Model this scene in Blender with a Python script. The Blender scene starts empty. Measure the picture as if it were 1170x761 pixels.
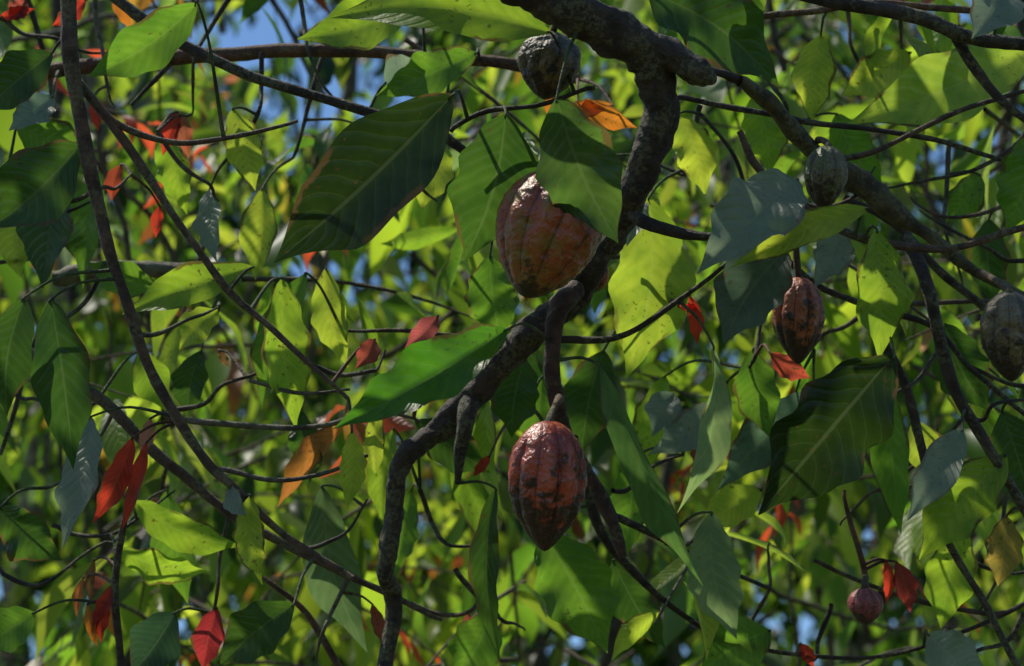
import bpy, math, random
import numpy as np
from mathutils import Vector, noise
random.seed(7); rng=np.random.default_rng(7)
scene=bpy.context.scene
scene.view_settings.view_transform='Standard'; scene.view_settings.look='None'
scene.view_settings.exposure=0; scene.view_settings.gamma=1

# ------------------------------------------------------------- survey frame
CAM=np.array([0,0,1.6]); PITCH=math.radians(22); FL=70.0; K=36.0/FL/1170
R=np.array([1.,0,0]); F=np.array([0,math.cos(PITCH),math.sin(PITCH)]); U=np.array([0,-math.sin(PITCH),math.cos(PITCH)])
def P(x,y,d=2.8):
    return CAM+R*((x-585)*K*d)+U*((380.5-y)*K*d)+F*d
def proj(p):
    q=np.asarray(p)-CAM; d=q@F
    return (q@R)/(K*d)+585, 380.5-(q@U)/(K*d), d
S=np.array([-0.42,0.16,0.87]); S/=np.linalg.norm(S)     # towards the sun

# ------------------------------------------------------------- world + sun
w=bpy.data.worlds.new("World"); scene.world=w; w.use_nodes=True
nt=w.node_tree; bg=nt.nodes['Background']
sky=nt.nodes.new('ShaderNodeTexSky'); sky.sky_type='NISHITA'; sky.sun_disc=False
sky.sun_elevation=math.asin(S[2]); sky.sun_rotation=math.atan2(S[0],S[1]); sky.dust_density=.4; sky.ozone_density=2.5
hs=nt.nodes.new('ShaderNodeHueSaturation'); hs.inputs['Saturation'].default_value=1.15
nt.links.new(sky.outputs[0],hs.inputs['Color']); nt.links.new(hs.outputs[0],bg.inputs[0]); bg.inputs[1].default_value=0.15
sl=bpy.data.lights.new('sun','SUN'); sl.energy=5; sl.angle=math.radians(0.6); sl.color=(1,.94,.82)
so=bpy.data.objects.new('sun',sl); scene.collection.objects.link(so)
so.rotation_euler=Vector(S).to_track_quat('Z','Y').to_euler()

cd=bpy.data.cameras.new('camera'); cam=bpy.data.objects.new('camera',cd); scene.collection.objects.link(cam)
cam.location=CAM; cam.rotation_euler=(math.pi/2+PITCH,0,0); cd.lens=FL; cd.sensor_width=36
cd.clip_end=2000; cd.dof.use_dof=True; cd.dof.focus_distance=2.72; cd.dof.aperture_fstop=4.2
scene.camera=cam

# ------------------------------------------------------------- node helpers
class NT:
    def __init__(s,name):
        s.m=bpy.data.materials.new(name); s.m.use_nodes=True; s.t=s.m.node_tree; s.n=s.t.nodes; s.n.clear()
    def node(s,typ,**k):
        n=s.n.new(typ)
        for a,b in k.items(): setattr(n,a,b)
        return n
    def link(s,a,b): s.t.links.new(a,b)
    def put(s,sock,v):
        if isinstance(v,bpy.types.NodeSocket): s.link(v,sock)
        elif v is not None: sock.default_value=v
    def math(s,op,a,b=None,c=None,clamp=False):
        n=s.node('ShaderNodeMath',operation=op,use_clamp=clamp)
        s.put(n.inputs[0],a); s.put(n.inputs[1],b)
        if c is not None: s.put(n.inputs[2],c)
        return n.outputs[0]
    def mix(s,f,a,b,bt='MIX'):
        n=s.node('ShaderNodeMix',data_type='RGBA',blend_type=bt)
        s.put(n.inputs[0],f); s.put(n.inputs[6],a); s.put(n.inputs[7],b); return n.outputs[2]
    def noise(s,scale,detail=3,vec=None,rough=.55):
        n=s.node('ShaderNodeTexNoise'); n.inputs['Scale'].default_value=scale; n.inputs['Detail'].default_value=detail
        n.inputs['Roughness'].default_value=rough
        if vec is not None: s.link(vec,n.inputs['Vector'])
        return n.outputs[0]
    def ramp(s,f,a,b):
        n=s.node('ShaderNodeMapRange',interpolation_type='SMOOTHSTEP'); s.put(n.inputs[0],f)
        n.inputs[1].default_value=a; n.inputs[2].default_value=b; return n.outputs[0]
    def attr(s,name): return s.node('ShaderNodeAttribute',attribute_name=name)
def C(r,g,b): return (r,g,b,1)

def leaf_mat(name,detail=True,tf=.5):
    m=NT(name); tint=m.attr('tint').outputs['Color']
    geo=m.node('ShaderNodeNewGeometry').outputs['Position']
    out=m.node('ShaderNodeOutputMaterial')
    pr=m.node('ShaderNodeBsdfPrincipled'); tr=m.node('ShaderNodeBsdfTranslucent'); mx=m.node('ShaderNodeMixShader')
    mx.inputs[0].default_value=tf
    refl=m.mix(1.0,tint,C(.22,.25,.24),'MULTIPLY')
    sc=m.node('ShaderNodeSeparateColor'); m.link(tint,sc.inputs[0])
    sheen_paint=m.ramp(sc.outputs[2],.09,.2)  # bluish tints get sun reflection painted into the base colour
    trc=tint
    if detail:
        sep=m.node('ShaderNodeSeparateXYZ'); m.link(m.attr('luv').outputs['Vector'],sep.inputs[0])
        u=m.math('ABSOLUTE',sep.outputs[0]); v=sep.outputs[1]
        uu=m.math('POWER',u,1.35)
        n0=m.noise(11,2,geo)
        ph=m.math('SUBTRACT',m.math('MULTIPLY',v,11.0),m.math('MULTIPLY',uu,2.1))
        ph=m.math('ADD',ph,m.math('MULTIPLY',n0,1.6)); ph=m.math('ADD',ph,m.math('MULTIPLY',m.math('SIGN',sep.outputs[0]),.2))
        fr=m.math('ABSOLUTE',m.math('SUBTRACT',m.math('FRACT',ph),.5))
        vein=m.math('SUBTRACT',1.0,m.ramp(fr,0.0,0.06))
        mid=m.math('SUBTRACT',1.0,m.ramp(u,0.02,0.06))
        vm=m.math('MAXIMUM',m.math('MULTIPLY',vein,.5),mid)
        n1=m.noise(26,3,geo); n2=m.noise(130,2,geo); n3=m.noise(60,3,geo)
        tv=m.mix(m.math('MULTIPLY',m.ramp(n1,.35,.7),.65),tint,m.mix(1.0,tint,C(.42,.60,.6),'MULTIPLY'))
        tv=m.mix(m.math('MULTIPLY',m.ramp(fr,.12,.5),.25),tv,m.mix(1.0,tint,C(.5,.6,.5),'MULTIPLY'))
        spot=m.math('MULTIPLY',m.ramp(n2,.63,.68),m.ramp(n0,.46,.60))
        tv=m.mix(m.math('MULTIPLY',spot,.7),tv,C(.09,.055,.015))
        blot=m.ramp(n3,.69,.73); tv=m.mix(m.math('MULTIPLY',blot,.75),tv,C(.14,.08,.02))
        edge=m.math('MULTIPLY',m.ramp(m.math('ADD',u,m.math('MULTIPLY',n3,.35)),1.0,1.08),m.ramp(n0,.49,.57))
        tv=m.mix(m.math('MULTIPLY',edge,.85),tv,C(.16,.09,.03))
        trc=m.mix(m.math('MULTIPLY',vm,.28),tv,m.mix(.25,tint,C(.6,.65,.3)))
        refl=m.mix(1.0,tv,C(.22,.25,.22),'MULTIPLY')
        refl=m.mix(m.math('MULTIPLY',vm,.35),refl,C(.12,.14,.06))
        h=m.math('ADD',m.math('MULTIPLY',m.ramp(fr,0,.3),.6),m.math('MULTIPLY',n3,.8))
        h=m.math('SUBTRACT',h,m.math('MULTIPLY',mid,.5))
        bp=m.node('ShaderNodeBump'); bp.inputs['Strength'].default_value=.55; bp.inputs['Distance'].default_value=.004
        m.link(h,bp.inputs['Height']); m.link(bp.outputs[0],pr.inputs['Normal'])
        m.put(pr.inputs['Roughness'],m.math('ADD',.28,m.math('MULTIPLY',n1,.32)))
    else:
        pr.inputs['Roughness'].default_value=.42; pr.inputs['Specular IOR Level'].default_value=.35
    refl=m.mix(m.math('MULTIPLY',sheen_paint,.55),refl,C(.30,.35,.29))
    m.put(pr.inputs['Base Color'],refl); m.put(tr.inputs['Color'],trc)
    m.link(pr.outputs[0],mx.inputs[1]); m.link(tr.outputs[0],mx.inputs[2]); m.link(mx.outputs[0],out.inputs[0])
    return m.m
M_LEAF=leaf_mat('cacao_leaf',True,.58); M_FAR=leaf_mat('forest_leaf',False,.60)

def bark_mat():
    m=NT('bark'); tint=m.attr('tint').outputs['Color']; geo=m.node('ShaderNodeNewGeometry').outputs['Position']
    out=m.node('ShaderNodeOutputMaterial'); pr=m.node('ShaderNodeBsdfPrincipled')
    a=m.noise(35,5,geo,.65); b=m.noise(160,4,geo,.7); c=m.noise(20,4,geo,.65)
    col=m.mix(m.ramp(a,.35,.68),m.mix(1.0,tint,C(.3,.27,.25),'MULTIPLY'),tint)
    lich=m.math('MULTIPLY',m.ramp(c,.49,.57),m.ramp(b,.42,.56))
    col=m.mix(m.math('MULTIPLY',lich,.55),col,C(.15,.15,.07))
    m.put(pr.inputs['Base Color'],col); pr.inputs['Roughness'].default_value=.75
    bp=m.node('ShaderNodeBump'); bp.inputs['Strength'].default_value=.9; bp.inputs['Distance'].default_value=.010
    m.link(m.math('ADD',a,m.math('MULTIPLY',b,.7)),bp.inputs['Height']); m.link(bp.outputs[0],pr.inputs['Normal'])
    m.link(pr.outputs[0],out.inputs[0]); return m.m
M_BARK=bark_mat()

# ------------------------------------------------------------- mesh builder
class Buf:
    def __init__(s): s.v=[];s.f=[];s.t=[];s.l=[];s.n=0
    def add(s,v,f,t,l=None):
        v=np.asarray(v).reshape(-1,3); s.v.append(v); s.f.append(np.asarray(f)+s.n); s.n+=len(v)
        t=np.asarray(t,dtype=float); 
        if t.ndim==1: t=np.tile(t,(len(v),1))
        s.t.append(t); s.l.append(np.zeros((len(v),3)) if l is None else l)
    def build(s,name,mat,parent=None):
        V=np.concatenate(s.v); Fc=np.concatenate(s.f); T=np.concatenate(s.t); L=np.concatenate(s.l)
        me=bpy.data.meshes.new(name); me.vertices.add(len(V)); me.vertices.foreach_set('co',V.astype(np.float32).ravel())
        me.loops.add(Fc.size); me.loops.foreach_set('vertex_index',Fc.astype(np.int32).ravel())
        me.polygons.add(len(Fc)); me.polygons.foreach_set('loop_start',np.arange(len(Fc),dtype=np.int32)*4)
        me.polygons.foreach_set('loop_total',np.full(len(Fc),4,dtype=np.int32))
        me.update(calc_edges=True); me.shade_smooth()
        a=me.attributes.new('tint','FLOAT_COLOR','POINT'); a.data.foreach_set('color',np.hstack([T,np.ones((len(T),1))]).astype(np.float32).ravel())
        a=me.attributes.new('luv','FLOAT_VECTOR','POINT'); a.data.foreach_set('vector',L.astype(np.float32).ravel())
        me.materials.append(mat); ob=bpy.data.objects.new(name,me); scene.collection.objects.link(ob)
        if parent: ob.parent=parent
        return ob
def unit(a): return a/np.maximum(np.linalg.norm(a,axis=-1,keepdims=True),1e-9)

def leaves(buf,B,T,W,N,tint,fold=.25,bend=.1,nx=4,ny=8,wave=1.):
    B=np.atleast_2d(B);T=np.atleast_2d(T);N=np.atleast_2d(N);n=len(B)
    W=np.broadcast_to(W,(n,)).astype(float); tint=np.broadcast_to(tint,(n,3))
    fold=np.broadcast_to(fold,(n,)); bend=np.broadcast_to(bend,(n,))
    ax=T-B; Ln=np.linalg.norm(ax,axis=1); a=unit(ax)
    s=unit(np.cross(a,N)); nn=unit(np.cross(s,a))
    v=np.linspace(0,1,ny+1); u=np.linspace(-1,1,nx+1)
    prof=np.sin(np.pi*np.clip(v,0,1)**.92)**.8
    prof=prof*(1-.60*np.clip((v-.70)/.30,0,1)**.9); prof=prof/prof.max(); prof[0]=.02; prof[-1]=.012
    wv=W[:,None]/2*prof[None,:]
    ph=rng.uniform(0,6.28,(n,1,1)); ph2=rng.uniform(0,6.28,(n,1,1)); am=rng.uniform(.04,.12,(n,1,1))*wave; fr=rng.uniform(5,13,(n,1,1))
    vv=v[None,:,None]; uu=u[None,None,:]
    side=wv[:,:,None]*uu*(1+.05*wave*np.sin(fr*2.7*vv+ph2+uu*2)*np.abs(uu))
    sway=(Ln*rng.uniform(-.07,.07,n))[:,None,None]*np.sin(np.pi*vv)
    hgt=np.abs(side)*fold[:,None,None]+(Ln*bend)[:,None,None]*np.sin(np.pi*vv*.95)+\
        am*wv[:,:,None]*np.abs(uu)**1.5*(np.sin(fr*vv*1.5+ph+np.sign(uu)*1.3)+.4*np.sin(fr*2.3*vv+ph2))*1.4
    side2=side*np.cos(np.clip(fold,-1,1)*.7)[:,None,None]+sway
    pos=B[:,None,None,:]+ax[:,None,None,:]*vv[...,None]+s[:,None,None,:]*side2[...,None]+nn[:,None,None,:]*hgt[...,None]
    vid=np.arange((ny+1)*(nx+1)).reshape(ny+1,nx+1)
    q=np.stack([vid[:-1,:-1],vid[:-1,1:],vid[1:,1:],vid[1:,:-1]],-1).reshape(-1,4)
    m=(ny+1)*(nx+1)
    f=(q[None]+(np.arange(n)*m)[:,None,None]).reshape(-1,4)
    luv=np.zeros((n,ny+1,nx+1,3)); luv[...,0]=uu; luv[...,1]=vv; luv[...,2]=rng.uniform(0,1,(n,1,1))
    buf.add(pos.reshape(-1,3),f,np.repeat(tint,m,axis=0),luv.reshape(-1,3))

def crom(pts,n):
    pts=np.asarray(pts,float); e=np.vstack([2*pts[0]-pts[1],pts,2*pts[-1]-pts[-2]]); out=[]
    for i in range(len(pts)-1):
        p0,p1,p2,p3=e[i:i+4]
        for t in np.linspace(0,1,n,endpoint=False):
            out.append(.5*((2*p1)+(-p0+p2)*t+(2*p0-5*p1+4*p2-p3)*t*t+(-p0+3*p1-3*p2+p3)*t**3))
    out.append(pts[-1]); return np.array(out)
def tube(buf,pts,rad,tint,sides=10,sub=6,rough=.12,wob=.0):
    q=crom(np.hstack([np.asarray(pts),np.asarray(rad)[:,None]]),sub); p=q[:,:3].copy(); r=np.maximum(q[:,3],.0004)
    if wob>0:
        for i in range(1,len(p)-1):
            p[i]+=np.array(noise.noise_vector(Vector(p[i]*9)))*wob
    tg=unit(np.gradient(p,axis=0)); ref=np.array([.3,-.9,.2]); n1=unit(np.cross(tg,ref)); n2=np.cross(tg,n1)
    th=np.linspace(0,2*np.pi,sides,endpoint=False)
    ring=n1[:,None,:]*np.cos(th)[None,:,None]+n2[:,None,:]*np.sin(th)[None,:,None]
    rr=np.repeat(r[:,None],sides,1)
    if rough>0:
        for i in range(len(p)):
            for j in range(sides):
                c=Vector(p[i]+ring[i,j]*r[i])
                rr[i,j]*=1+rough*(noise.noise(c*24)*1.7+noise.noise(c*90)*.7)
    V=p[:,None,:]+ring*rr[...,None]
    vid=np.arange(len(p)*sides).reshape(len(p),sides); nx=np.roll(vid,-1,1)
    f=np.stack([vid[:-1],nx[:-1],nx[1:],vid[1:]],-1).reshape(-1,4)
    buf.add(V.reshape(-1,3),f,tint); return p

# ------------------------------------------------------------- cacao tree limbs
DK=(.058,.040,.025); BR=(.12,.07,.04); GR=(.14,.12,.085); RD=(.16,.07,.03)
tree=bpy.data.objects.new('cacao_tree',None); scene.collection.objects.link(tree)
wood=Buf(); samples=[]
def limb(pts,col=DK,d=2.8,rough=.12,sides=10,wob=.006,reg=True,extra=None,sub=8):
    p3=[];r=[]
    for a in pts:
        dd=a[3] if len(a)>3 else d
        p3.append(P(a[0],a[1],dd)); r.append(a[2]/2*K*dd)
    if extra:
        for e,rr in extra: p3.append(np.array(e)); r.append(rr)
    q=tube(wood,p3,r,col,sides=sides,rough=rough,wob=wob,sub=sub)
    if reg: samples.append(q)
    return q
limb([(430,-120,56,2.55),(540,-45,56,2.6),(625,-5,52,2.65),(690,30,50,2.68),(738,62,50,2.7),(752,100,46,2.72),(748,150,40,2.74),(735,200,36,2.76),(712,245,32,2.8),(688,290,32,2.82),
      (655,338,34,2.84),(612,378,36,2.85),(572,414,34,2.86),(542,452,32,2.87),(500,492,30,2.88),(466,524,24,2.88),(450,575,21,2.88),(443,650,21,2.88),(438,765,22,2.88)],
     DK,rough=.24,sides=30,wob=.010,sub=14,extra=[((-.38,2.75,1.5),.028),((-.36,2.7,.7),.033),((-.36,2.68,-.05),.045)])
limb([(735,60,46,2.7),(775,72,42,2.7),(800,84,32,2.7),(815,92,14,2.7)],DK,rough=.3,sides=20)
limb([(845,92,14,2.76),(868,110,20,2.79),(893,132,20,2.82),(935,178,22,2.86),(975,206,30,2.88),(1015,236,28,2.89),(1050,262,15,2.9),(1100,300,12,2.9),(1165,335,10,2.92),(1260,380,9,2.95)],(.10,.085,.035),rough=.2,sides=16)
limb([(780,80,9,2.74),(815,82,9,2.75),(850,95,12,2.77)],DK,rough=.2)
limb([(660,330,24,2.8),(638,350,22,2.78),(630,385,20,2.77),(630,430,19,2.77),(640,470,18,2.79),(655,510,17,2.82),(680,560,16,2.85),(700,600,15,2.85),(712,636,11,2.85)],(.09,.045,.03),rough=.2,sides=16)
limb([(540,450,24,2.87),(532,480,20,2.84),(524,515,14,2.84),(523,552,8,2.84)],DK,rough=.25)
limb([(715,240,18,2.79),(745,255,15,2.76),(790,268,12,2.74),(840,272,8,2.72)],DK)
limb([(655,500,13,2.84),(672,560,13,2.9),(700,630,11,2.95),(760,690,7,3.),(830,728,6,3.),(910,750,5,3.),(1010,748,5,3.),(1100,722,5,3.),(1200,672,5,3.)],DK)
limb([(700,590,9,2.86),(760,618,8,2.9),(820,648,6,2.95),(880,672,5,3.)],DK)
limb([(70,-130,20,2.6),(76,-20,19),(79,60,18),(90,140,17),(106,220,16),(128,300,14),(155,380,13),(195,462,12),(238,528,11),(272,562,10),(312,600,9),(352,632,8),(404,661,7)],BR,d=2.7,sides=12)
limb([(86,92,12),(128,145,11),(160,190,10),(200,250,9),(240,305,9),(275,345,8),(318,385,7),(360,420,6),(398,456,5)],BR,d=2.72)
limb([(90,100,9),(135,142,8),(200,162,7),(265,157,6),(340,138,4)],BR,d=2.72)
limb([(-60,98,17),(40,84,17),(150,70,18),(260,62,17),(350,59,16),(440,62,15),(560,72,14),(660,90,12)],RD,d=3.1,sides=12)
limb([(90,-40,14),(140,5,14),(190,42,14),(255,76,13),(330,101,12),(410,124,12),(480,143,13),(530,172,11),(575,215,8)],DK,d=2.9,sides=12)
limb([(60,318,20),(100,310,21),(160,308,21),(225,310,19),(262,318,12)],(.2,.19,.11),d=3.3,sides=12,rough=.25)
limb([(30,400,13),(110,455,14),(160,502,13),(212,547,12),(262,587,11),(315,617,10),(385,651,9),(450,684,8),(505,708,5)],BR,d=2.95,sides=12)
limb([(214,480,7),(290,489,7),(370,485,6),(430,472,5),(480,482,4)],GR,d=2.8)
limb([(250,536,7),(305,547,6),(365,540,5),(420,520,4)],GR,d=2.75)
limb([(142,585,6),(135,640,9),(133,700,9),(138,790,10)],DK,d=2.9)
limb([(300,660,5),(350,700,8),(395,775,10)],RD,d=3.1)
limb([(235,-40,9),(200,60,7),(150,120,5)],DK,d=3.2); limb([(20,-30,8),(45,40,7),(60,120,5),(50,200,4)],DK,d=3.3)
limb([(0,300,5),(50,290,5),(110,265,4)],GR,d=3.1); limb([(60,340,5),(30,420,6),(0,520,5)],DK,d=3.2)
limb([(400,0,7),(360,90,6),(335,180,4)],DK,d=3.2)
limb([(390,376,4),(470,379,5),(530,381,4)],BR,d=3.0)
limb([(285,435,4),(340,448,5),(400,445,3)],GR,d=2.8)
limb([(640,388,9,2.84),(700,388,7,2.84),(755,358,7,2.84),(810,318,6,2.84),(845,285,5,2.84)],DK)
limb([(515,150,6),(560,125,6),(620,118,5),(680,100,5)],DK,d=2.78)
limb([(860,-30,16),(930,-2,17),(990,10,17),(1055,22,17),(1110,42,17),(1170,50,16),(1260,55,15)],DK,d=2.7,sides=12)
limb([(800,25,7),(850,22,8),(920,12,8),(1000,4,8),(1090,10,8),(1240,18,8)],RD,d=2.9)
limb([(1090,30,14),(1115,75,12),(1145,115,10),(1190,150,9)],DK,d=2.72)
limb([(770,112,6),(830,124,7),(900,134,7),(975,145,6),(1060,158,6),(1155,186,5),(1220,205,5)],DK,d=2.85)
limb([(930,182,7),(985,176,7),(1045,150,6),(1110,124,6),(1200,98,5)],BR,d=2.83)
limb([(845,150,8),(865,190,9),(902,228,9),(960,262,10),(1035,281,10),(1100,283,9),(1190,252,8)],BR,d=2.76)
limb([(1035,270,15,2.85),(1060,330,15),(1077,400,14),(1098,460,14),(1135,525,13),(1170,580,12),(1215,650,12)],DK,d=2.8,sides=12)
limb([(985,330,10),(1010,390,12),(1040,455,12),(1056,525,11),(1072,590,10),(1102,650,9),(1140,718,8),(1175,790,7)],DK,d=2.82,sides=12)
limb([(870,270,6),(930,325,7),(990,350,8),(1060,370,7),(1110,420,6),(1180,480,5)],DK,d=2.95)
limb([(1170,390,8),(1120,350,9),(1075,310,10),(1020,255,10),(965,225,9)],DK,d=3.)
limb([(965,560,4),(985,640,7),(990,676,6)],RD,d=2.9)
limb([(930,640,5),(975,660,5),(1060,690,6),(1150,700,6)],BR,d=3.)
limb([(800,130,5),(840,180,5),(858,230,4)],DK,d=3.)
limb([(1110,-30,8),(1140,60,6),(1090,140,5)],DK,d=3.2)
limb([(1135,430,6),(1080,500,5),(1010,560,4)],DK,d=3.1)
# finer dark twigs criss-crossing through the crown
for k,(x0,y0,x1,y1,dd) in enumerate([(1200,120,1010,215,3.0),(1200,210,1040,225,3.05),(1180,300,1050,240,3.0),(1085,160,1100,330,3.1),(850,40,900,150,3.1),(960,-20,1010,130,3.15),
    (1200,440,1080,380,3.0),(1075,400,960,470,2.9),(1110,480,1200,450,2.9),(1060,540,960,600,2.95),(1075,600,1200,640,3.0),(1150,560,1120,700,3.0),(880,330,850,420,3.0),(1000,350,930,400,3.0),
    (1170,700,1040,770,3.0),(760,620,830,560,3.1),(700,560,780,520,3.0),(840,725,880,620,3.1),(950,690,880,780,3.1),(720,300,790,330,3.0),(800,120,780,200,3.05),(905,230,1000,190,2.9),
    (0,20,130,60,3.1),(110,-20,130,120,3.1),(270,-20,220,130,3.1),(180,150,250,230,3.0),(300,60,260,180,3.05),(340,-20,380,110,3.1),(10,190,110,230,3.0),(60,230,150,200,3.0),
    (120,300,60,400,3.0),(155,380,250,350,2.9),(0,440,110,460,3.05),(200,470,330,400,2.95),(360,420,440,400,2.9),(130,470,30,560,3.0),(60,600,200,560,3.05),(260,585,240,700,3.0),
    (320,620,420,570,3.0),(400,655,360,760,3.0),(0,650,130,620,3.1),(420,130,500,230,3.0),(480,560,560,620,3.1),(560,440,640,500,3.1),(520,650,600,720,3.1),(470,690,560,660,3.1)]):
    mx_,my_=(x0+x1)/2+rng.uniform(-22,22),(y0+y1)/2+rng.uniform(-8,34)
    limb([(x0,y0,6.5,dd),((x0+mx_)/2+rng.uniform(-7,7),(y0+my_)/2+8,5.5,dd),(mx_,my_,4.6,dd-.02),((x1+mx_)/2,(y1+my_)/2+rng.uniform(-3,10),3.8,dd),(x1,y1,2.4,dd+.02)],[DK,BR,DK,GR][k%4],rough=.15,sides=7,wob=.008,sub=6)

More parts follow.
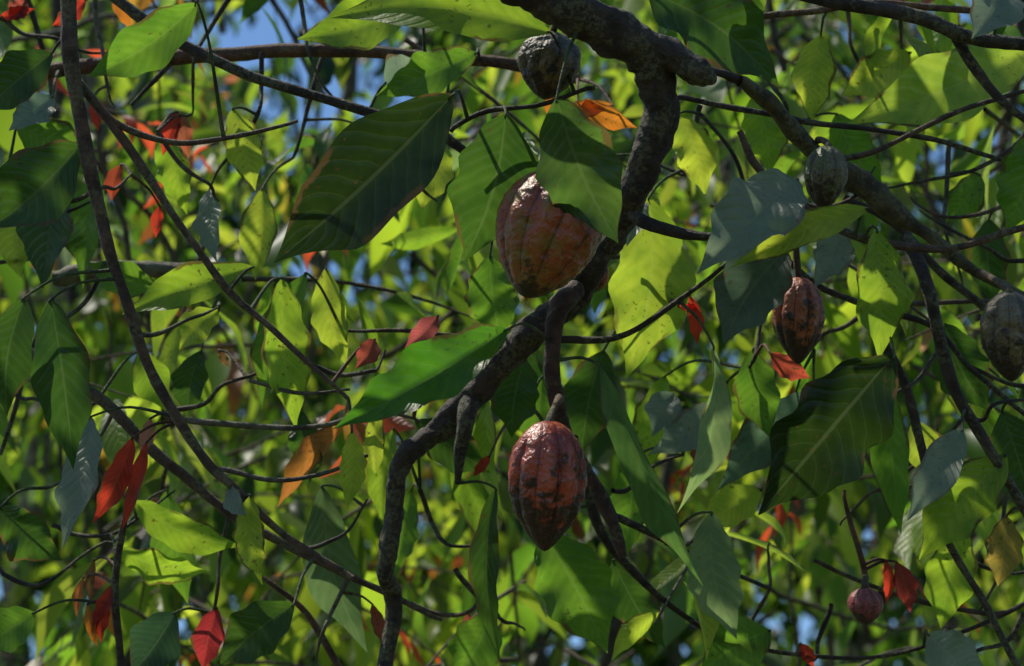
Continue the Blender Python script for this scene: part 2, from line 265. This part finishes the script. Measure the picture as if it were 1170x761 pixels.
# ------------------------------------------------------------- hero leaves
G=(.22,.42,.03); Y=(.68,.80,.06); L_=(.46,.66,.04); D=(.030,.062,.008); D2=(.08,.17,.018); SHEEN=(.24,.32,.19)  # dark tints put shade into old leaves; pale grey one carries painted sun sheen
RE=(.85,.07,.03); OR=(1.,.32,.03); BRN=(.32,.15,.05)
hero=[
((518,108),(314,300),118,2.62,10,.05,D,.12,.05),
((578,130),(530,298),100,2.72,-15,.03,D2,.15,.05),
((636,112),(706,278),92,2.60,12,.0,(.13,.24,.035),.12,-.04),
((630,38),(378,22),75,2.75,25,.0,L_,.2,.08),
((226,4),(100,88),58,2.66,-10,.0,G,.2,.05),
((580,376),(380,492),70,2.66,20,-.08,(.13,.36,.02),.3,.09),
((1022,405),(866,588),112,2.62,-8,.0,D,.1,.05),
((912,205),(796,315),80,2.72,20,-.13,SHEEN,.2,.12),
((992,238),(836,306),40,2.66,10,.0,Y,.2,.12),
((1002,262),(1004,412),62,2.68,-10,.0,L_,.15,.04),
((898,285),(826,394),76,2.70,20,-.04,(.13,.20,.12),.15,.05),
((58,342),(84,536),66,2.66,0,.0,(.07,.16,.02),.15,.05),
((92,165),(-12,262),90,2.72,10,.0,D2,.2,.05),
((28,340),(8,476),60,2.7,0,.0,D2,.15,.05),
((290,305),(140,360),46,2.75,20,.0,L_,.2,.08),
((322,318),(338,492),52,2.82,-20,.0,L_,.2,.06),
((350,312),(300,470),46,2.95,20,.0,G,.2,.06),
((402,492),(396,582),30,2.7,0,.0,Y,.15,.05),
((286,566),(300,668),36,2.68,5,.0,Y,.15,.05),
((432,470),(430,545),26,2.78,10,.0,Y,.15,.05),
((686,418),(806,668),36,2.72,45,.0,(.16,.30,.06),.3,.1),
((620,606),(694,746),84,2.85,-5,.0,G,.12,.05),
((812,585),(842,730),60,2.85,10,.0,(.30,.42,.14),.12,.05),
((815,395),(772,586),36,2.80,-35,-.06,(.36,.5,.15),.25,.08),
((1150,520),(1050,640),66,2.8,15,.0,L_,.15,.05),
((1100,490),(1036,596),44,2.72,15,-.08,SHEEN,.15,.06),
((740,-10),(890,100),92,2.85,-10,.0,D2,.15,.05),
((1185,52),(968,142),82,2.9,10,.0,(.56,.74,.07),.15,.06),
((938,40),(928,140),48,3.0,0,.0,Y,.15,.05),
((266,124),(292,218),44,3.0,10,.0,Y,.15,.05),
((372,306),(398,420),40,3.0,10,.0,Y,.15,.05),
((1180,150),(1150,268),60,2.8,10,.0,G,.15,.05),
((104,476),(72,628),46,2.8,20,-.1,SHEEN,.15,.06),
((150,572),(280,624),44,3.0,15,.0,L_,.15,.08),
((132,628),(240,652),40,3.0,25,.0,L_,.15,.08),
((368,555),(420,745),60,3.05,10,.0,(.18,.28,.09),.12,.05),
((742,225),(715,432),92,3.0,-10,.0,(.54,.68,.05),.12,.06),
((560,292),(574,392),60,2.92,10,.0,G,.15,.05),
((566,558),(570,748),34,2.86,30,.0,D2,.2,.05),
((775,130),(806,224),46,3.,10,.0,Y,.15,.05),
((336,690),(250,762),60,2.85,10,.0,D2,.15,.05),
((250,355),(205,400),40,3.,20,.0,Y,.15,.05),
((440,95),(480,70),50,3.0,20,.0,SHEEN,.15,.05),
((505,160),(482,240),56,3.1,10,.0,Y,.15,.05),
((600,410),(585,500),56,3.0,10,.0,D2,.15,.05),
((690,400),(665,520),60,3.0,10,.0,D2,.15,.05),
((860,400),(880,500),50,3.0,10,.0,G,.15,.05),
((820,460),(740,520),44,3.1,10,-.1,SHEEN,.15,.05),
((930,450),(820,560),56,3.1,10,-.08,(.14,.24,.12),.15,.05),
((1010,430),(1030,610),40,2.9,30,.0,G,.15,.05),
((1080,370),(1130,470),60,3.0,10,.0,D2,.15,.05),
((1100,600),(1075,720),56,2.9,10,.0,L_,.15,.05),
((1145,470),(1185,600),66,2.9,10,.0,D2,.15,.05),
((1150,590),(1140,670),42,2.9,10,.0,(.5,.35,.06),.15,.05),
((790,20),(890,-20),70,2.9,10,.0,L_,.15,.05),
((1040,60),(960,110),50,3.1,10,.0,Y,.15,.05),
((60,60),(-20,130),60,2.75,10,.0,D2,.15,.05),
((20,140),(110,200),60,3.0,10,.0,G,.15,.05),
((180,330),(100,300),40,3.,10,.0,G,.15,.05),
((0,580),(70,640),60,2.9,10,.0,D2,.15,.05),
((40,700),(-20,740),50,2.9,10,.0,G,.15,.05),
((200,700),(150,770),60,3.0,10,.0,(.06,.13,.05),.15,.05),
((475,480),(560,540),50,3.05,10,.0,D2,.15,.05),
((1150,-20),(1110,45),60,2.66,10,-.08,SHEEN,.15,.05),
((880,720),(800,770),70,3.,10,.0,G,.15,.05),
((1060,725),(1130,775),60,2.9,10,-.06,SHEEN,.15,.05),
((560,700),(520,775),60,3.,10,.0,G,.15,.05),
((700,640),(760,740),50,3.05,10,.0,D2,.15,.05),
((480,0),(340,45),60,3.0,10,.0,L_,.15,.05),
((545,60),(430,110),50,3.0,10,.0,G,.15,.05),
((262,556),(282,590),24,2.7,10,-.04,SHEEN,.2,.05),((724,225),(716,282),34,2.9,10,-.06,SHEEN,.2,.05),((960,260),(930,330),44,2.95,10,-.1,SHEEN,.2,.05),
((770,450),(745,500),40,3.1,10,-.08,SHEEN,.2,.05),((60,110),(10,150),40,3.0,10,-.06,SHEEN,.2,.05),
# more of the hanging foliage behind the limbs
((70,200),(50,330),62,3.0,25,.0,(.10,.19,.06),.2,.05),((110,190),(96,330),40,3.1,30,.0,G,.2,.05),((20,225),(24,320),44,3.1,10,.0,Y,.2,.05),
((240,215),(248,300),34,3.1,30,-.08,SHEEN,.2,.05),((300,215),(292,320),44,3.15,20,.0,Y,.2,.05),((185,150),(214,245),40,3.1,10,.0,L_,.2,.05),
((470,560),(452,660),40,3.2,20,.0,G,.2,.05),((345,470),(352,560),40,3.2,20,.0,D2,.2,.05),((450,490),(438,600),34,3.1,20,.0,L_,.2,.05),
((620,430),(610,520),44,3.1,20,.0,G,.2,.05),((760,430),(742,540),44,3.15,20,.0,L_,.2,.05),((730,520),(715,640),44,3.1,20,.0,G,.2,.05),
((905,470),(900,590),40,3.1,20,.0,L_,.2,.05),((870,560),(800,600),44,3.1,20,.0,Y,.2,.05),((955,130),(1010,215),50,3.1,20,.0,G,.2,.05),
((860,110),(880,200),50,3.1,10,.0,L_,.2,.05),((1120,200),(1080,255),40,3.1,10,.0,G,.2,.05),((1045,480),(1075,560),44,3.1,10,.0,Y,.2,.05),
((1130,250),(1135,350),46,3.1,10,.0,D2,.2,.05),((690,180),(760,300),60,3.1,10,.0,L_,.2,.05),((420,150),(440,250),50,3.2,10,.0,G,.2,.05),
((160,400),(190,470),44,3.1,10,.0,L_,.2,.05),((230,400),(215,480),40,3.2,10,.0,D2,.2,.05),((190,560),(215,690),50,3.2,10,.0,G,.2,.05),
# red flush
((152,500),(106,598),30,2.8,0,.0,RE,.2,.08),((168,505),(140,606),18,2.82,20,.0,RE,.2,.08),((172,478),(160,520),18,2.85,0,.0,(.7,.25,.14),.2,.05),
((128,668),(116,735),20,2.9,0,.0,RE,.2,.06),((130,680),(132,730),14,2.92,30,.0,OR,.2,.06),((108,640),(104,690),12,2.95,0,.0,BRN,.2,.06),
((100,690),(112,740),14,2.9,20,.0,OR,.2,.06),((122,690),(104,725),12,2.9,20,.0,RE,.2,.06),((96,660),(88,705),12,2.95,20,.0,(.7,.2,.05),.2,.06),
((248,695),(232,766),36,3.0,0,.0,(.65,.05,.05),.2,.06),((203,128),(186,178),22,3.05,0,.0,RE,.2,.06),((210,132),(216,182),20,3.05,0,.0,(.7,.18,.08),.2,.06),
((138,188),(128,230),20,3.05,0,.0,(.6,.10,.04),.2,.06),((182,235),(178,272),14,3.05,0,.0,RE,.2,.06),((105,115),(112,150),14,3.05,0,.0,RE,.2,.06),((128,0),(150,34),16,3.1,0,.0,OR,.2,.06),
((500,362),(462,398),26,2.74,0,-.03,(.7,.14,.12),.2,.1),((428,388),(406,422),26,2.74,0,-.03,(.6,.12,.07),.2,.1),
((788,338),(796,394),18,2.9,0,.0,RE,.2,.06),((775,350),(800,352),10,2.9,0,.0,RE,.2,.06),
((880,404),(926,432),26,2.85,0,.0,(.8,.12,.06),.2,.06),((1012,640),(1012,690),14,2.9,0,.0,RE,.2,.06),((1024,642),(1040,700),26,2.9,0,.0,(.5,.06,.04),.2,.06),
((700,120),(632,134),22,3.0,20,.0,OR,.2,.06),((660,116),(728,146),26,3.0,10,.0,OR,.2,.06),((634,100),(630,140),14,3.0,10,.0,OR,.2,.06),
((98,0),(60,30),22,3.1,0,.0,RE,.2,.06),((30,0),(10,22),26,3.1,0,.0,(.6,.12,.08),.2,.06),((0,20),(40,10),16,3.1,0,.0,RE,.2,.06),
((560,520),(540,545),12,3.,0,.0,RE,.2,.06),((535,700),(528,740),16,3.1,0,.0,(.5,.1,.06),.2,.06),((425,690),(440,740),16,3.,0,.0,(.45,.1,.06),.2,.06),
((915,735),(930,762),16,3.,0,.0,RE,.2,.06),((790,500),(800,540),14,3.1,0,.0,(.5,.1,.08),.2,.06),((250,400),(262,420),10,3.,0,.0,BRN,.2,.06),
]
SP=np.vstack(samples)
lf=Buf()
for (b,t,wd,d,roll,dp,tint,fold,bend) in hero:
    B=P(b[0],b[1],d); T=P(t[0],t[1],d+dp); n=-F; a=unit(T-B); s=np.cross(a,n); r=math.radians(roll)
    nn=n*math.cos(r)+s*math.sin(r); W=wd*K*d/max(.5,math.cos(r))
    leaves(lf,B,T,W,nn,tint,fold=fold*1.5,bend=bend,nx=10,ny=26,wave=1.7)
    k=np.argmin(np.linalg.norm(SP-B,axis=1)); Q=SP[k]; dist=np.linalg.norm(Q-B)
    if dist<.45:
        mid=(B*.6+Q*.4)+np.array([0,0,.12*dist]); c=(.06,.09,.02) if tint[1]>tint[0] else (.14,.05,.03)
        tube(wood,[Q,mid,B,B+(T-B)*.03],[.0026+.004*dist,.0022,.0017,.0012],c,sides=6,sub=5,rough=.0)

# ------------------------------------------------------------- random leafy twigs
def pick(n,p=None):
    pal=np.array([(.15,.33,.02),(.32,.52,.03),(.54,.70,.04),(.74,.86,.07),(.03,.07,.011),(.22,.30,.16),(.80,.12,.04)])
    pr=np.array([.22,.21,.19,.13,.19,.04,.02]) if p is None else np.array(p)
    i=rng.choice(len(pal),n,p=pr/pr.sum()); return pal[i]*rng.uniform(.8,1.2,(n,1))
def sprays(buf,twb,centers,Lt,per,ll,lw,nx,ny,p=None,twr=.003,down=1.3):
    Bs=[];Ts=[];Ns=[];Ws=[];Cs=[]
    for c in centers:
        az=rng.uniform(0,2*np.pi); dr=unit(np.array([math.cos(az),math.sin(az),rng.uniform(-.6,.3)])); L=Lt*rng.uniform(.6,1.3)
        p0=c-dr*L*.5; sag=np.array([0,0,-L*.25])
        ts=np.linspace(0,1,4); tw=[p0+dr*L*t+sag*t*t for t in ts]
        if twb is not None: tube(twb,tw,[twr*1.6,twr*1.3,twr,twr*.5],BR,sides=5,sub=3,rough=0)
        col=pick(1,p)[0]; szz=rng.uniform(.65,1.2)
        for k in range(per):
            t=(k+.6)/per; q=p0+dr*L*t+sag*t*t; sd=1 if k%2 else -1
            side=unit(np.cross(dr,[0,0,1]))*sd
            a=unit(side*rng.uniform(.2,.9)+dr*rng.uniform(.1,.8)+np.array([0,0,-1])*rng.uniform(.2,1.3)*down)
            l=ll*rng.uniform(.55,1.2)*szz; st=q+a*l*.08
            Bs.append(st);Ts.append(st+a*l);Ws.append(lw*l/ll*rng.uniform(.7,1.25))
            up=unit(np.array([0,0,1.])+rng.normal(0,.6,3)); Ns.append(up)
            Cs.append(col*.65+pick(1,p)[0]*.35)
    n=len(Bs)
    leaves(buf,np.array(Bs),np.array(Ts),np.array(Ws),np.array(Ns),np.array(Cs),fold=rng.uniform(.1,.6,n),bend=rng.uniform(-.02,.22,n),nx=nx,ny=ny)
def vol(n,d0,d1,mx=220,my0=-200,my1=900,keep=None):
    out=[]
    for _ in range(n):
        d=rng.uniform(d0,d1); x=rng.uniform(-mx,1170+mx); y=rng.uniform(my0,my1)
        if keep and not keep(x,y,d): continue
        out.append(P(x,y,d))
    return out
HOLES=[(285,10,135,60),(400,92,85,48),(450,275,50,38),(10,690,70,36),(235,705,52,36),(930,680,75,34),(1010,690,40,28),(10,330,35,28),(610,755,50,25)]
def gapf(thr,sc,hole=1.):
    def f(x,y,d):
        p=P(x,y,d); v=noise.noise(Vector(p*sc))+.5*noise.noise(Vector(p*sc*2.3))
        for hx,hy,hw,hh in HOLES:
            q=((x-hx)/hw)**2+((y-hy)/hh)**2
            if q<1 and rng.uniform()<hole: return False
        return v>thr
    return f
podp=[P(620,540,2.7),P(615,240,2.7),P(912,350,2.76),P(640,150,2.7),P(450,430,2.66),P(850,260,2.7)]
def clearsun(c,r):
    for p in podp:
        q=c-p; t=q@S
        if t>0 and np.linalg.norm(q-S*t)<r: return False
    return True
sprays(lf,wood,[c for c in vol(110,3.1,3.9,keep=gapf(-.05,2.0,.8)) if clearsun(c,.24)],.45,6,.20,.062,4,10)
ov_shade=[]  # unseen overhead sprays, added out of view to throw dappled shade on the crown
while len(ov_shade)<36:
    h=P(rng.uniform(-150,1350),rng.uniform(-50,800),rng.uniform(2.5,3.1))+S*rng.uniform(.5,2.4)
    x,y,d=proj(h)
    if y<-170 and clearsun(h,.28): ov_shade.append(h)
sprays(lf,wood,ov_shade,.45,6,.23,.085,4,8)
lf.build('foliage',M_LEAF,tree)
wood.build('branches',M_BARK,tree)

# neighbouring trees
nb=bpy.data.objects.new('forest_trees',None); scene.collection.objects.link(nb)
ff=Buf(); ft=Buf()
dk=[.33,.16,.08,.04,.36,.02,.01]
sprays(ff,ft,vol(260,4.2,5.2,keep=gapf(.0,1.2,.88)),.6,7,.21,.066,2,6)
sprays(ff,ft,vol(540,6.0,7.2,keep=gapf(.04,.8,.93)),.8,8,.21,.07,2,5)
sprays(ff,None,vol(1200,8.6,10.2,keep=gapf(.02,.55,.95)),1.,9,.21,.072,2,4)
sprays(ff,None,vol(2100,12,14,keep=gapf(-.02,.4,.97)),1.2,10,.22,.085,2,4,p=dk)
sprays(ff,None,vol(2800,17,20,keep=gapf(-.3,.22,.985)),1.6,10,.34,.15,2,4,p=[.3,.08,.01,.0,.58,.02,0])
rp=[0,0,0,0,0,0,1]
sprays(ff,ft,[P(x,y,4.3) for x,y in [(150,130),(60,60),(215,175),(105,640),(175,560),(240,730),(440,700),(800,520),(1060,660),(380,260),(640,300),(900,560)]],.22,5,.085,.026,2,6,p=rp)
for (x,d,r,lean,c) in [(45,9,.07,25,(.30,.27,.22)),(110,7,.035,-20,DK),(330,10,.06,30,GR),(560,13,.10,-30,DK),(760,8,.035,40,DK),(905,10,.05,-30,GR),(1110,7,.035,20,DK),(1010,13,.12,10,DK),(230,14,.12,-10,BR)]:
    b=P(x,1000,d); pts=[np.array([b[0],b[1],0])]
    for i,y in enumerate([900,600,300,0,-300]): pts.append(P(x+lean*(1.6*i-2)+rng.uniform(-10,10),y,d))
    pts=[pts[0]]+[q for q in pts[1:] if q[2]>.3]
    tube(ft,pts,list(np.linspace(r,r*.5,len(pts))),c,sides=8,sub=6,rough=.1,wob=.04)
for i in range(110):
    d=rng.uniform(3.9,10); x=rng.uniform(-100,1270); y=rng.uniform(-100,860); L=rng.uniform(150,420); a=rng.uniform(-1.9,1.9)
    pts=[P(x+math.cos(a)*L*t,y+math.sin(a)*L*t+30*math.sin(3*t+i),d) for t in (0,.33,.66,1)]
    r=rng.uniform(.005,.014)*d/6; tube(ft,pts,[r,r*.8,r*.6,r*.3],random.choice([DK,BR,GR]),sides=6,sub=4,rough=0,wob=.02)
ff.build('crown_foliage',M_FAR,nb); ft.build('trunks_and_boughs',M_BARK,nb)

# ------------------------------------------------------------- cacao pods
def pod_mat(name,cA,cB,cC,black,gloss=.2):
    m=NT(name); out=m.node('ShaderNodeOutputMaterial'); pr=m.node('ShaderNodeBsdfPrincipled')
    tc=m.node('ShaderNodeTexCoord').outputs['Object']; sep=m.node('ShaderNodeSeparateXYZ'); m.link(m.attr('luv').outputs['Vector'],sep.inputs[0])
    ridge=sep.outputs[0]; h=sep.outputs[1]
    a=m.noise(22,4,tc,.6); b=m.noise(70,4,tc,.65); c=m.noise(260,3,tc,.6); e=m.noise(17,5,tc,.7)
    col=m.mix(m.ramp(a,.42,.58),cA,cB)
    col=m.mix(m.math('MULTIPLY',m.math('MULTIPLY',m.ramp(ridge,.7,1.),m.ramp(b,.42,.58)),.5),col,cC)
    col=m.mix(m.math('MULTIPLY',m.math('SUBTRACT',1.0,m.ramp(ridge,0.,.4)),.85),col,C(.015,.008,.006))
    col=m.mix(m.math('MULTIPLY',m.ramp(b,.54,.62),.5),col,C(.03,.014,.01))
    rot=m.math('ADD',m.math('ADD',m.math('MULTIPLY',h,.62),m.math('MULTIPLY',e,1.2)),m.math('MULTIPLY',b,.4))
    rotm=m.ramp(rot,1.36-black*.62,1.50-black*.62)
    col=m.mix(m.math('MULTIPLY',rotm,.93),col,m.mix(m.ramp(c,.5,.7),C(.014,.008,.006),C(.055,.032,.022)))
    col=m.mix(m.math('MULTIPLY',m.ramp(c,.66,.76),.3),col,C(.32,.22,.14))
    m.put(pr.inputs['Base Color'],col); m.put(pr.inputs['Roughness'],m.math('ADD',gloss,m.math('MULTIPLY',b,.32)))
    bp=m.node('ShaderNodeBump'); bp.inputs['Strength'].default_value=.8; bp.inputs['Distance'].default_value=.004
    m.link(m.math('ADD',b,m.math('MULTIPLY',c,.4)),bp.inputs['Height']); m.link(bp.outputs[0],pr.inputs['Normal'])
    m.link(pr.outputs[0],out.inputs[0]); return m.m
def pod(top,bottom,wd,d,mat,spin=0,tip=.5,stalk=None,dd=0,groove=.17,wart=1.):
    A=P(top[0],top[1],d); Bv=P(bottom[0],bottom[1],d+dd); ax=Bv-A; L=np.linalg.norm(ax); a=ax/L
    Rr=wd/2*K*d*1.05; n1=unit(np.cross(a,[0,1,0])); n2=np.cross(a,n1)
    nt_,nh=160,90; V=[];LU=[]
    cen=(A+Bv)/2
    for i in range(nh+1):
        t=i/nh; 
        s=math.sin(math.pi*(t**.85)); pr_=max(s,0)**.60*(1-.10*t)
        pr_*=1-tip*.35*max(0,(t-.7)/.3)**1.2
        if i in(0,nh): pr_=.01
        for j in range(nt_):
            th=2*math.pi*j/nt_+spin; th2=th+.05*math.sin(5*t+spin)
            rg=abs(math.sin(5*th2)); rg=rg**.7; alt=.5+.5*math.cos(5*th2)
            k=1-groove*(1-rg)*(.45+.55*alt)*min(1,s*1.3)
            dirv=n1*math.cos(th)+n2*math.sin(th); q=dirv*Rr*pr_*k+a*(t-.5)*L
            nz=(noise.noise(Vector(q*60+cen*3))*.045+noise.noise(Vector(q*150))*.022+noise.noise(Vector(q*330))*.014)*wart
            q=q+dirv*Rr*nz*min(1,pr_*1.5)
            V.append(q); LU.append((rg,t,0))
    V=np.array(V); vid=np.arange((nh+1)*nt_).reshape(nh+1,nt_); nx=np.roll(vid,-1,1)
    f=np.stack([vid[:-1],nx[:-1],nx[1:],vid[1:]],-1).reshape(-1,4)
    b=Buf(); b.add(V,f,(1,1,1),np.array(LU)); o=b.build('cacao_pod',mat); o.location=cen
    if stalk is not None:
        sb=Buf(); Q=P(*stalk)-cen; T0=A-cen
        tube(sb,[Q,(Q+T0)/2+np.array([0,0,.004]),T0+a*.0,T0+a*.012],[.0065,.0045,.0055,.010],(.12,.07,.03),sides=10,sub=6,rough=.15)
        sb.build('stalk',M_BARK,o)
    return o
mA=pod_mat('pod_red',C(.36,.055,.022),C(.22,.032,.016),C(.52,.18,.11),.52,.14)
mB=pod_mat('pod_olive',C(.28,.055,.013),C(.19,.105,.016),C(.36,.14,.04),.05,.18)
mD=pod_mat('pod_rotten',C(.13,.10,.045),C(.06,.05,.03),C(.26,.21,.12),.35,.35)
mG=pod_mat('pod_green_grey',C(.07,.085,.02),C(.09,.075,.035),C(.18,.17,.07),.32,.35)
mR=pod_mat('pod_brown_red',C(.38,.11,.05),C(.24,.055,.025),C(.52,.26,.16),.42,.22)
mP=pod_mat('pod_purple',C(.26,.05,.05),C(.15,.03,.03),C(.38,.15,.12),.2,.3)
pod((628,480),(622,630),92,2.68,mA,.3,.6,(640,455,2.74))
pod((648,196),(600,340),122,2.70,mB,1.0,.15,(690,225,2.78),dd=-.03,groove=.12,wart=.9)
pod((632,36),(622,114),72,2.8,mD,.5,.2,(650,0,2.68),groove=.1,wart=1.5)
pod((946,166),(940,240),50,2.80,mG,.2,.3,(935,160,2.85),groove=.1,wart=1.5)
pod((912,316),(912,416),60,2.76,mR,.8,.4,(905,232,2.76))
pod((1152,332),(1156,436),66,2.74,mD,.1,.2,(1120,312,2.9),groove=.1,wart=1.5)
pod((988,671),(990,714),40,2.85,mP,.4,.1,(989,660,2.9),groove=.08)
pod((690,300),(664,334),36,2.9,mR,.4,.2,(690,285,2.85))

# ------------------------------------------------------------- ground
gm=NT('leaf_litter'); out=gm.node('ShaderNodeOutputMaterial'); pr=gm.node('ShaderNodeBsdfPrincipled'); geo=gm.node('ShaderNodeNewGeometry').outputs['Position']
gm.put(pr.inputs['Base Color'],gm.mix(gm.ramp(gm.noise(3,8,geo,.7),.35,.65),C(.05,.035,.02),C(.06,.09,.025))); pr.inputs['Roughness'].default_value=.95
gm.link(pr.outputs[0],out.inputs[0])
g=Buf(); n=60; xs=np.sign(np.linspace(-1,1,n))*np.abs(np.linspace(-1,1,n))**3*600
X,Yy=np.meshgrid(xs,xs); Z=np.array([[noise.noise(Vector((x*.12,y*.12,0)))*.15 for x in xs] for y in xs])-.05
vid=np.arange(n*n).reshape(n,n); g.add(np.stack([X,Yy,Z],-1),np.stack([vid[:-1,:-1],vid[:-1,1:],vid[1:,1:],vid[1:,:-1]],-1).reshape(-1,4),(1,1,1))
g.build('ground',gm.m)
print('leaf faces',sum(len(x) for x in ff.f)+sum(len(x) for x in lf.f))
